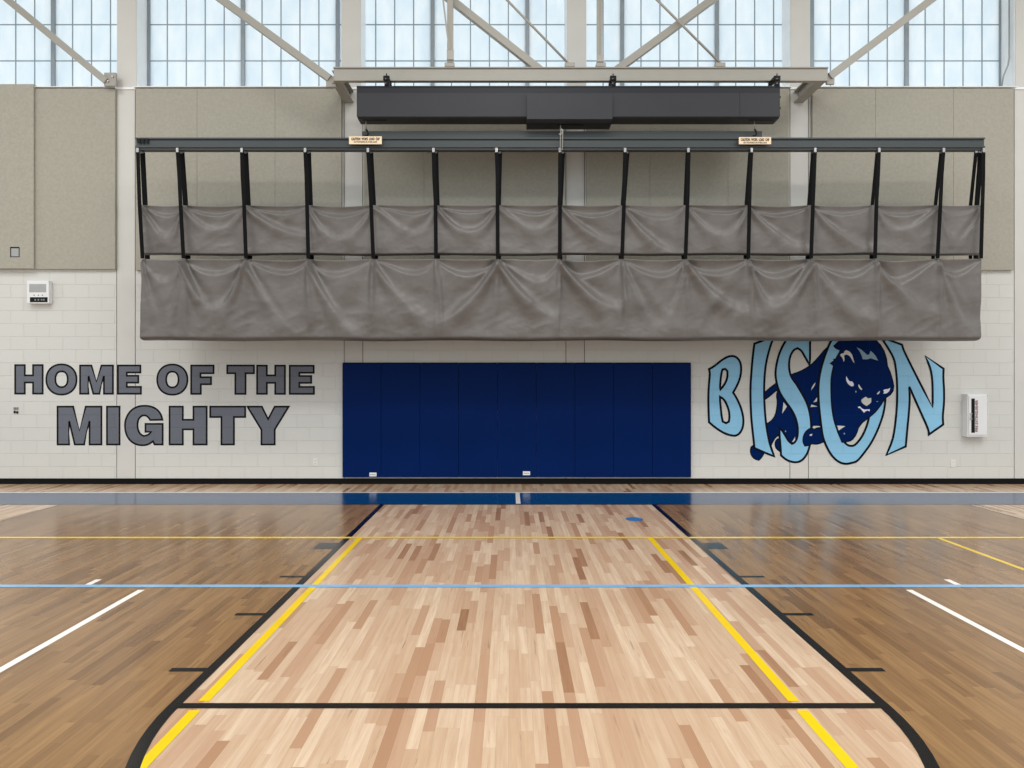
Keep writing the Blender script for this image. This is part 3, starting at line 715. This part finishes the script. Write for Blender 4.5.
MB().bar(P(601.8, -30, Yb2 - .03), P(601.2, 58, Yb2 - .03), 0.025, 0.03).build('stay', M['steel2'], t)
MB().bar(P(600.3, 55, Yb2 - .05), P(600.3, 62, Yb2 - .05), 0.10, 0.03).build('clevis', M['steel2'], t)
# fix: rising brace runs past the frame edge
# ---------------------------------------------------------------- charcoal hoist housing
YH = 10.22
hx0, hx1 = wx(357.2, YH), wx(779.5, YH)
hz0, hz1 = wz(116.5, YH), wz(86.0, YH)
hd_ = empty('hoist_housing', ((hx0 + hx1) / 2, YH, hz0), 'long charcoal metal housing slung under the cream steel beam', 'hoist housing')
prof = [(YH, hz1 - 0.10), (YH, hz0 + 0.0), (YH + 0.03, hz0 - 0.02), (YH + 0.26, hz0 - 0.02), (YH + 0.29, hz0 + 0.03), (YH + 0.29, hz1 - 0.02), (YH + 0.02, hz1 - 0.02), (YH + 0.02, hz1 - 0.10)]
MB().prism_x(prof, hx0, hx1).build('shroud', M['housing'], hd_)
MB().box(hx0 - 0.008, hx1 + 0.008, YH - 0.006, YH + 0.30, hz1 - 0.022, hz1).build('top_rim', M['housing_dark'], hd_)
MB().box(hx0, hx1, YH + 0.0, YH + 0.02, hz1 - 0.10, hz1 - 0.02).build('recess_band', M['housing_dark'], hd_)
MB().box(hx0 - 0.006, hx0, YH - .002, YH + 0.30, hz0 + 0.0, hz1 - .02).build('end_cap', M['housing'], hd_)
MB().box(hx1, hx1 + 0.006, YH - .002, YH + 0.30, hz0 + 0.0, hz1 - .02).build('end_cap', M['housing'], hd_)
YM_ = YH - 0.05
mx0, mx1 = wx(526.8, YM_), wx(612.5, YM_)
prof = [(YM_, wz(94, YM_)), (YM_, wz(119, YM_)), (YM_ + 0.06, wz(119, YM_) - 0.03), (YM_ + 0.34, wz(119, YM_) - 0.03), (YM_ + 0.34, wz(94, YM_))]
gb = MB().prism_x(prof, mx0, mx1).build('gearbox_cover', M['housing'], hd_)
for px in (362.5, 391, 561, 580, 753, 771):
    pass
for a_, b_ in ((363, 387), (558, 583), (749, 773)):
    Yq = YH + 0.08
    zq = (hz0 - 0.021) if a_ != 558 else wz(119, YM_) - 0.031
    MB().box(wx(a_, Yq), wx(b_, Yq), Yq, Yq + 0.03, zq - 0.004, zq + 0.004).build('cable_slot', M['black'], hd_)
for px, dr_ in ((386.0, 1), (613.5, 1), (783.0 - 5, -1)):
    x_ = wx(px, YH - 0.05)
    g_ = MB().box(x_ - 0.03, x_ + 0.03, YH - 0.0, YBm + 0.09, bz0 - 0.045, bz0 - 0.001, 0.004)
    zt_ = wz(75.5, YH - .03)
    g_.box(x_ - 0.045, x_ + 0.045, YH - 0.03, YH + 0.01, wz(81, YH), zt_, 0.005)
    g_.box(x_ - 0.028, x_ + 0.04, YH - 0.02, YH + 0.03, hz1 - 0.005, wz(80, YH), 0.004)
    g_.tube([(x_, YH - 0.01, zt_ - 0.01), (x_, YH - 0.01, zt_ + 0.035)], 0.008, 8)
    hg = g_.build('hanger', M['black'], hd_)
    g_ = MB()
    for dz in (-0.045, -0.11): g_.tube([(x_ - 0.008, YH - 0.036, zt_ + dz), (x_ - 0.008, YH - 0.018, zt_ + dz)], 0.008, 8)
    q_ = g_.build('bolt', M['cable'], None); q_.parent = hg; q_.location = (0, 0, 0)
g_ = MB()
for pz in (96, 107): 
    z = wz(pz, YH); g_.tube([(hx1 + 0.004, YH + 0.04, z), (hx1 + 0.03, YH + 0.04, z)], 0.014, 8)
g_.build('bolt', M['black'], hd_)
# seam
MB().box(wx(739.7, YH) - .003, wx(739.7, YH) + .003, YH - 0.002, YH + .002, hz0 + .005, hz1 - 0.1).build('seam_strip', M['housing_dark'], hd_)

# ---------------------------------------------------------------- curtain track
YT = 10.33
tx0, tx1 = wx(135.2, YT), wx(985.2, YT)
tz0, tz1 = wz(147.3, YT), wz(137.5, YT)
trk = empty('curtain_track', ((tx0 + tx1) / 2, YT, tz0), 'long blue-grey steel bar the folded curtain hangs from', 'curtain track')
MB().prism_x(ibeam_prof(YT + 0.05, tz0 - 0.0, tz1, 0.10, 0.02, 0.05), tx0, tx1).build('rail', M['track'], trk)
MB().box(tx0, tx1, YT + 0.015, YT + 0.11, tz0 - 0.035, tz0).build('lower_flange', M['trackdark'], trk)
Yv = YT + 0.10
MB().box(wx(362, Yv), wx(762, Yv), Yv, Yv + 0.06, tz1, wz(131.2, Yv)).build('spreader_bar', M['track'], trk)
g_ = MB()
for a_, b_ in ((137.3, 140.2), (141.2, 144.0), (145.0, 148.0)): g_.box(wx(a_, YT), wx(b_, YT), YT - 0.004, YT, wz(143, YT), wz(138.5, YT))
g_.build('end_sticker', M['black'], trk)
# cables
for px, py0, lab in ((366, 120, 'steel hoist cable with hook, lettering-side end of the housing'), (560.5, 123, 'steel hoist cable with hook below the gearbox in the middle'), (754.5, 120, 'steel hoist cable with hook, mural-side end of the housing')):
    Yq = YH + 0.10
    p = P(px, py0, Yq); q = P(px, 131.5, Yq)
    t = empty('hoist_cable', tuple(q), lab, 'hoist cable', 'hoist cables')
    if px == 560.5: q = P(px, 130, Yq)
    MB().tube([p + Vector((0, 0, 0.03)), q], 0.009, 8).build('wire', M['cable'], t, True)
    MB().tube([q + Vector((0, 0, 0.03)), q + Vector((0.02, 0, 0)), q + Vector((0.03, 0, -0.04)), q + Vector((0, 0, -0.075)), q + Vector((-0.02, 0, -0.05))], 0.014, 8).build('hook', M['black'] if px != 560.5 else M['hook'], t, True)
    if px != 560.5:
        MB().box(q.x - 0.06, q.x + 0.05, Yq - 0.01, Yq + 0.10, q.z - 0.10, q.z - 0.075).build('lug', M['trackdark'], t)
    else:
        MB().bar(q + Vector((0.0, -.03, 0)), P(px - .3, 150, Yq-.03), 0.014, 0.02).build('hanger_bar', M['cable'], t); MB().bar(q + Vector((0.03, -.03, 0)), P(px + 1.8, 150, Yq-.03), 0.014, 0.02).build('hanger_bar', M['cable'], t)
# rating signs
for a_, b_, y0, y1, lab in ((349, 381.8, 136.3, 144.2, 'lettering'), (738.9, 771.2, 137.0, 144.2, 'mural')):
    Yq = YT - 0.05; A, B = P(a_, y0, Yq), P(b_, y1, Yq)
    t = empty('warning_sign', ((A.x + B.x) / 2, Yq, B.z), 'small cream warning plate on the track, on the %s side' % lab, 'warning sign', 'warning plates on the track')
    MB().box(A.x, B.x, Yq, Yq + 0.006, B.z, A.z, 0.002).build('plate', M['tag'], t)
    text('CAUTION  WORK  LOAD  CAP', 0.050, ((A.x + B.x) / 2, Yq - 0.001, A.z - 0.040), M['ink'], t, bold=0.003, sx=0.58)
    text('NOT FOR PEOPLE OR OTHER LOADS', 0.032, ((A.x + B.x) / 2, Yq - 0.001, A.z - 0.082), M['ink'], t, bold=0.001, sx=0.62)

# ---------------------------------------------------------------- straps
TOP = [137.8, 177.5, 241.8, 305.2, 368.0, 433.5, 496.5, 560.0, 625, 688.3, 751.5, 815, 879, 943.5, 983.5]
MID = [139.5, 180.5, 244.0, 307.0, 371.0, 435.5, 497.5, 560.0, 624, 687.5, 749.5, 813, 876.5, 940.5, 982.5]
BOT = [142.5, 183.5, 246.0, 308.3, 373.3, 436.0, 497.8, 559.8, 622, 685.5, 748.3, 811, 875, 937.5, 981.0]
YS, YK = 10.14, 10.46
PLACE = ['end strap nearest the lettering', 'second', 'third', 'fourth', 'fifth', 'sixth', 'seventh', 'eighth, in the middle', 'ninth', 'tenth', 'eleventh', 'twelfth', 'thirteenth', 'fourteenth', 'end strap nearest the extinguisher cabinet']
def hook(p, t):
    MB().box(p.x - 0.018, p.x + 0.018, p.y - 0.014, p.y + 0.014, p.z - 0.045, p.z + 0.02, 0.004).build('hook', M['hook'], t)
for i in range(15):
    nm = PLACE[i] if i in (0, 14) else PLACE[i] + ' strap from the lettering end'
    if i == 7: nm = 'middle strap of the fifteen'
    a_ = P(TOP[i], 151.5, 10.33); b_ = P(MID[i], 203, 10.17); c_ = P(BOT[i], 258.5, YS)
    t = empty('lifting_strap', tuple(a_), 'black webbing strap in front of the upper fold, ' + nm, 'lifting strap', 'front lifting straps')
    wob = 0.006 * math.sin(i * 2.3)
    wob = Vector((wob, 0, 0))
    MB().ribbon([a_, (a_ + b_) / 2 + wob, b_, (b_ + c_) / 2, c_], 0.053, 0.005).build('webbing', M['webbing'], t)
    hook(a_ + Vector((0, 0, 0.03)), t)
    # rear strap
    off = (CX + 50 - TOP[i]) / 430.0
    a_ = P(TOP[i] + 3.8 * off + (1.0 if abs(off) > .2 else 2.5), 152.5, 10.42)
    b_ = P(MID[i] + 5.8 * off, 206, YK); c_ = P(BOT[i] + 5.0 * off, 259, YK)
    t = empty('lifting_strap', tuple(a_), 'black webbing strap behind the upper fold, ' + nm, 'lifting strap', 'rear lifting straps')
    MB().ribbon([a_, (a_ + b_) / 2, b_, c_, c_ + Vector((0, 0, -0.06))], 0.074 if i not in (12, 13) else 0.05, 0.006).build('webbing', M['webbing'], t)
    hook(a_ + Vector((0, 0, 0.03)), t)
for k, (pa, pb, pc) in enumerate(((979.5, 977.0, 975.0), (976.0, 970.5, 970.5))):
    a_ = P(pa, 152, 10.38); b_ = P(pb, 206, YK - 0.06); c_ = P(pc, 259, YK - 0.06)
    t = empty('lifting_strap', tuple(a_), 'spare black strap beside the end strap nearest the extinguisher cabinet, %s of two' % ('outer' if k == 0 else 'inner'), 'lifting strap', 'rear lifting straps')
    MB().ribbon([a_, b_, c_], 0.05, 0.006).build('webbing', M['webbing'], t); hook(a_ + Vector((0, 0, 0.03)), t)

# ---------------------------------------------------------------- folded vinyl curtain
cur = empty('divider_curtain', tuple(P(560, 340, 10.3)), 'grey vinyl gym curtain folded up in two tiers beneath the track', 'divider curtain')
def sstep(t): t = max(0, min(1, t)); return t * t * (3 - 2 * t)
def tier(name, xs, pyt, pyb, Yf, depth, seed, D, lower, rb):
    rnd = random.Random(seed); ncell = len(xs) - 1; nu = 44; nv = 64
    par = []
    for i in range(ncell):
        par.append(dict(a=rnd.uniform(0.14, 0.26), b=rnd.uniform(0.42, 0.75), kind=rnd.choice((0, 1, 2, 0, 1)), da=rnd.uniform(0.3, 0.8), db=rnd.uniform(0.5, 1.4), skew=rnd.uniform(-0.42, 0.42),
                        sag=rnd.uniform(0.2, 1.0), ph=rnd.uniform(0, 6), diag=rnd.choice((-1, 1)) * rnd.uniform(0.2, 1.0)))
    edgeamp = [rnd.uniform(0.6, 1.3) for _ in xs]
    edgedir = [rnd.uniform(-0.25, 0.25) for _ in xs]
    cr = [rnd.uniform(-0.6, 1.0) for _ in xs]
    bm = bmesh.new(); cols = []
    Xw = [wx(x, Yf) for x in xs]
    zt, zb = wz(pyt, Yf), wz(pyb, Yf); hh = zt - zb
    total = []
    for i in range(ncell):
        for j in range(nu + (1 if i == ncell - 1 else 0)):
            total.append((i, j / nu))
    for i, u in total:
        pr = par[i]; X = Xw[i] + (Xw[i + 1] - Xw[i]) * u
        wid = Xw[i + 1] - Xw[i]; k = min(1.0, wid / 0.85)
        uu = max(0.0, min(1.0, u + pr['skew'] * 4 * u * (1 - u) * 0.5)); sw = 4 * uu * (1 - uu)
        col = []
        def disp(v):
            vv = v * hh
            A = pr['a'] * sw + 0.015; s1 = v / A
            amp = D * pr['da'] * k * sw ** 0.5
            d = 0.0
            if s1 < 0.72: d -= amp * math.sin(s1 / 0.72 * math.pi / 2)
            elif s1 < 1.22: d += amp * (-1 + 1.7 * sstep((s1 - 0.72) / 0.50))
            else: d += amp * 0.7 * math.exp(-((v - 1.22 * A) / (0.10 + 0.2 * v)))
            kind = pr['kind']
            if kind == 0: Bc = pr['b'] * sw ** 1.1 + 0.03
            elif kind == 1: Bc = pr['b'] * 1.35 * (1 - (1 - u) ** 1.7) + 0.02
            else: Bc = pr['b'] * 1.35 * (1 - u ** 1.7) + 0.02
            reach = sw if kind == 0 else (u if kind == 1 else 1 - u)
            aB = D * pr['db'] * k * (1.0 - 0.6 * reach)
            sB = (v - Bc) / (0.05 + 0.12 * Bc)
            d += aB * (1.1 * math.exp(-(sB - 0.6) ** 2 / (0.5 if sB < 0.6 else 3.0)) - 0.5 * math.exp(-(sB + 0.9) ** 2 / 0.9)) * (1 - 0.4 * v)
            for q in (i, i + 1):
                if q in (0, ncell): continue
                dx = X - Xw[q] - edgedir[q] * v * 0.3
                wd = 0.014 + 0.11 * v
                d += D * (1.5 if lower else 0.55) * edgeamp[q] * math.exp(-abs(dx / wd) ** 1.3) * (1 - v) ** 0.8 * (0.15 + 0.85 * sstep(v / 0.10))
                d += D * 0.9 * cr[q] * math.exp(-((dx - 0.04 * cr[q]) / 0.022) ** 2) * sstep(v * 1.6) * (1.1 - v)
            c0 = (u - 0.5) - pr['diag'] * (v - 0.5) * 0.9
            d += D * 0.3 * (math.exp(-abs(c0 / 0.12) ** 2)) * math.sin(math.pi * min(1, v)) * k
            for sx_, sa in ((436, 1.0), (655, 0.35), (327, 0.3), (212, 0.3), (770, 0.3), (905, 0.35)):
                d += sa * 0.012 * math.exp(-((X - wx(sx_, Yf)) / 0.014) ** 2)
            nn = noise.noise(Vector((X * 2.0, vv * 3.0, seed))) * 0.42
            rg = 1 - abs(noise.noise(Vector((X * 4.0 + vv * 2.5, vv * 5.0, seed + 5)))) * 2
            rg2 = 1 - abs(noise.noise(Vector((X * 10.0 - vv * 5, vv * 12.0 + X * 3, seed + 9)))) * 2
            d += D * (nn + 0.12 * rg + 0.035 * rg2) * (0.4 + 0.6 * v)
            return d
        sagz = -0.035 * pr['sag'] * sw * (1.0 if lower else 0.8) * k
        prof = []
        # top hem folded back a little
        for q in range(nv + 1):
            v = q / nv; z = zt - v * (hh - rb)
            z += sagz * (1 - v) ** 2
            prof.append((Yf - disp(v * 0.985) * 1.0, z))
        yl, zl = prof[-1]
        zc_ = zb + rb; 
        d1 = yl - Yf
        for q in range(1, 11):
            t_ = math.pi * q / 10
            y = yl + (depth / 2 - d1 / 2) * (1 - math.cos(t_)); z = zc_ - math.sin(t_) * rb
            prof.append((y, z + 0.006 * math.sin(X * 3.1 + seed)))
        for q in range(1, 13):
            v = q / 12; zz = zc_ + v * (zt + 0.0 - zc_)
            nn = noise.noise(Vector((X * 2.0, zz * 2.2, seed + 20))) * 0.02
            prof.append((Yf + depth + nn, zz + 0.3 * sagz * v))
        hx = 0.0
        if i == 0 and u < 0.4 and lower: hx = -0.035
        for q, (y, z) in enumerate(prof):
            xx = X
            if lower and q <= nv: 
                # outer edges lean outwards a touch
                e = (1 - sstep((X - Xw[0]) / 0.5)); xx -= 0.03 * e * (q / nv)
                e = (1 - sstep((Xw[-1] - X) / 0.5)); xx -= 0.015 * e * (q / nv)
            elif lower:
                e = (1 - sstep((X - Xw[0]) / 0.5)); xx -= 0.03 * e
                e = (1 - sstep((Xw[-1] - X) / 0.5)); xx -= 0.015 * e
            col.append(bm.verts.new((xx, y, z)))
        cols.append(col)
    for A, B in zip(cols, cols[1:]):
        for q in range(len(A) - 1):
            f = bm.faces.new((A[q], B[q], B[q + 1], A[q + 1])); f.smooth = True
    bmesh.ops.recalc_face_normals(bm, faces=list(bm.faces))
    me = bpy.data.meshes.new(name); bm.to_mesh(me); bm.free()
    o = link(name, me, M['vinyl'], cur)
    s_ = o.modifiers.new('cloth_thickness', 'SOLIDIFY'); s_.thickness = 0.004; s_.offset = 0
    # stitched hem along the top edge
    b2 = MB(); pts = []
    for cidx in range(0, len(total), 3):
        i, u = total[cidx]
        pass
    return o
tier('upper_fold', [140.5] + BOT[1:-1] + [981.8], 205.0, 254.5, 10.28, 0.13, 11, 0.058, False, 0.022)
tier('lower_fold', [142.2] + BOT[1:-1] + [981.3], 258.8, 340.2, 10.17, 0.26, 23, 0.08, True, 0.05)
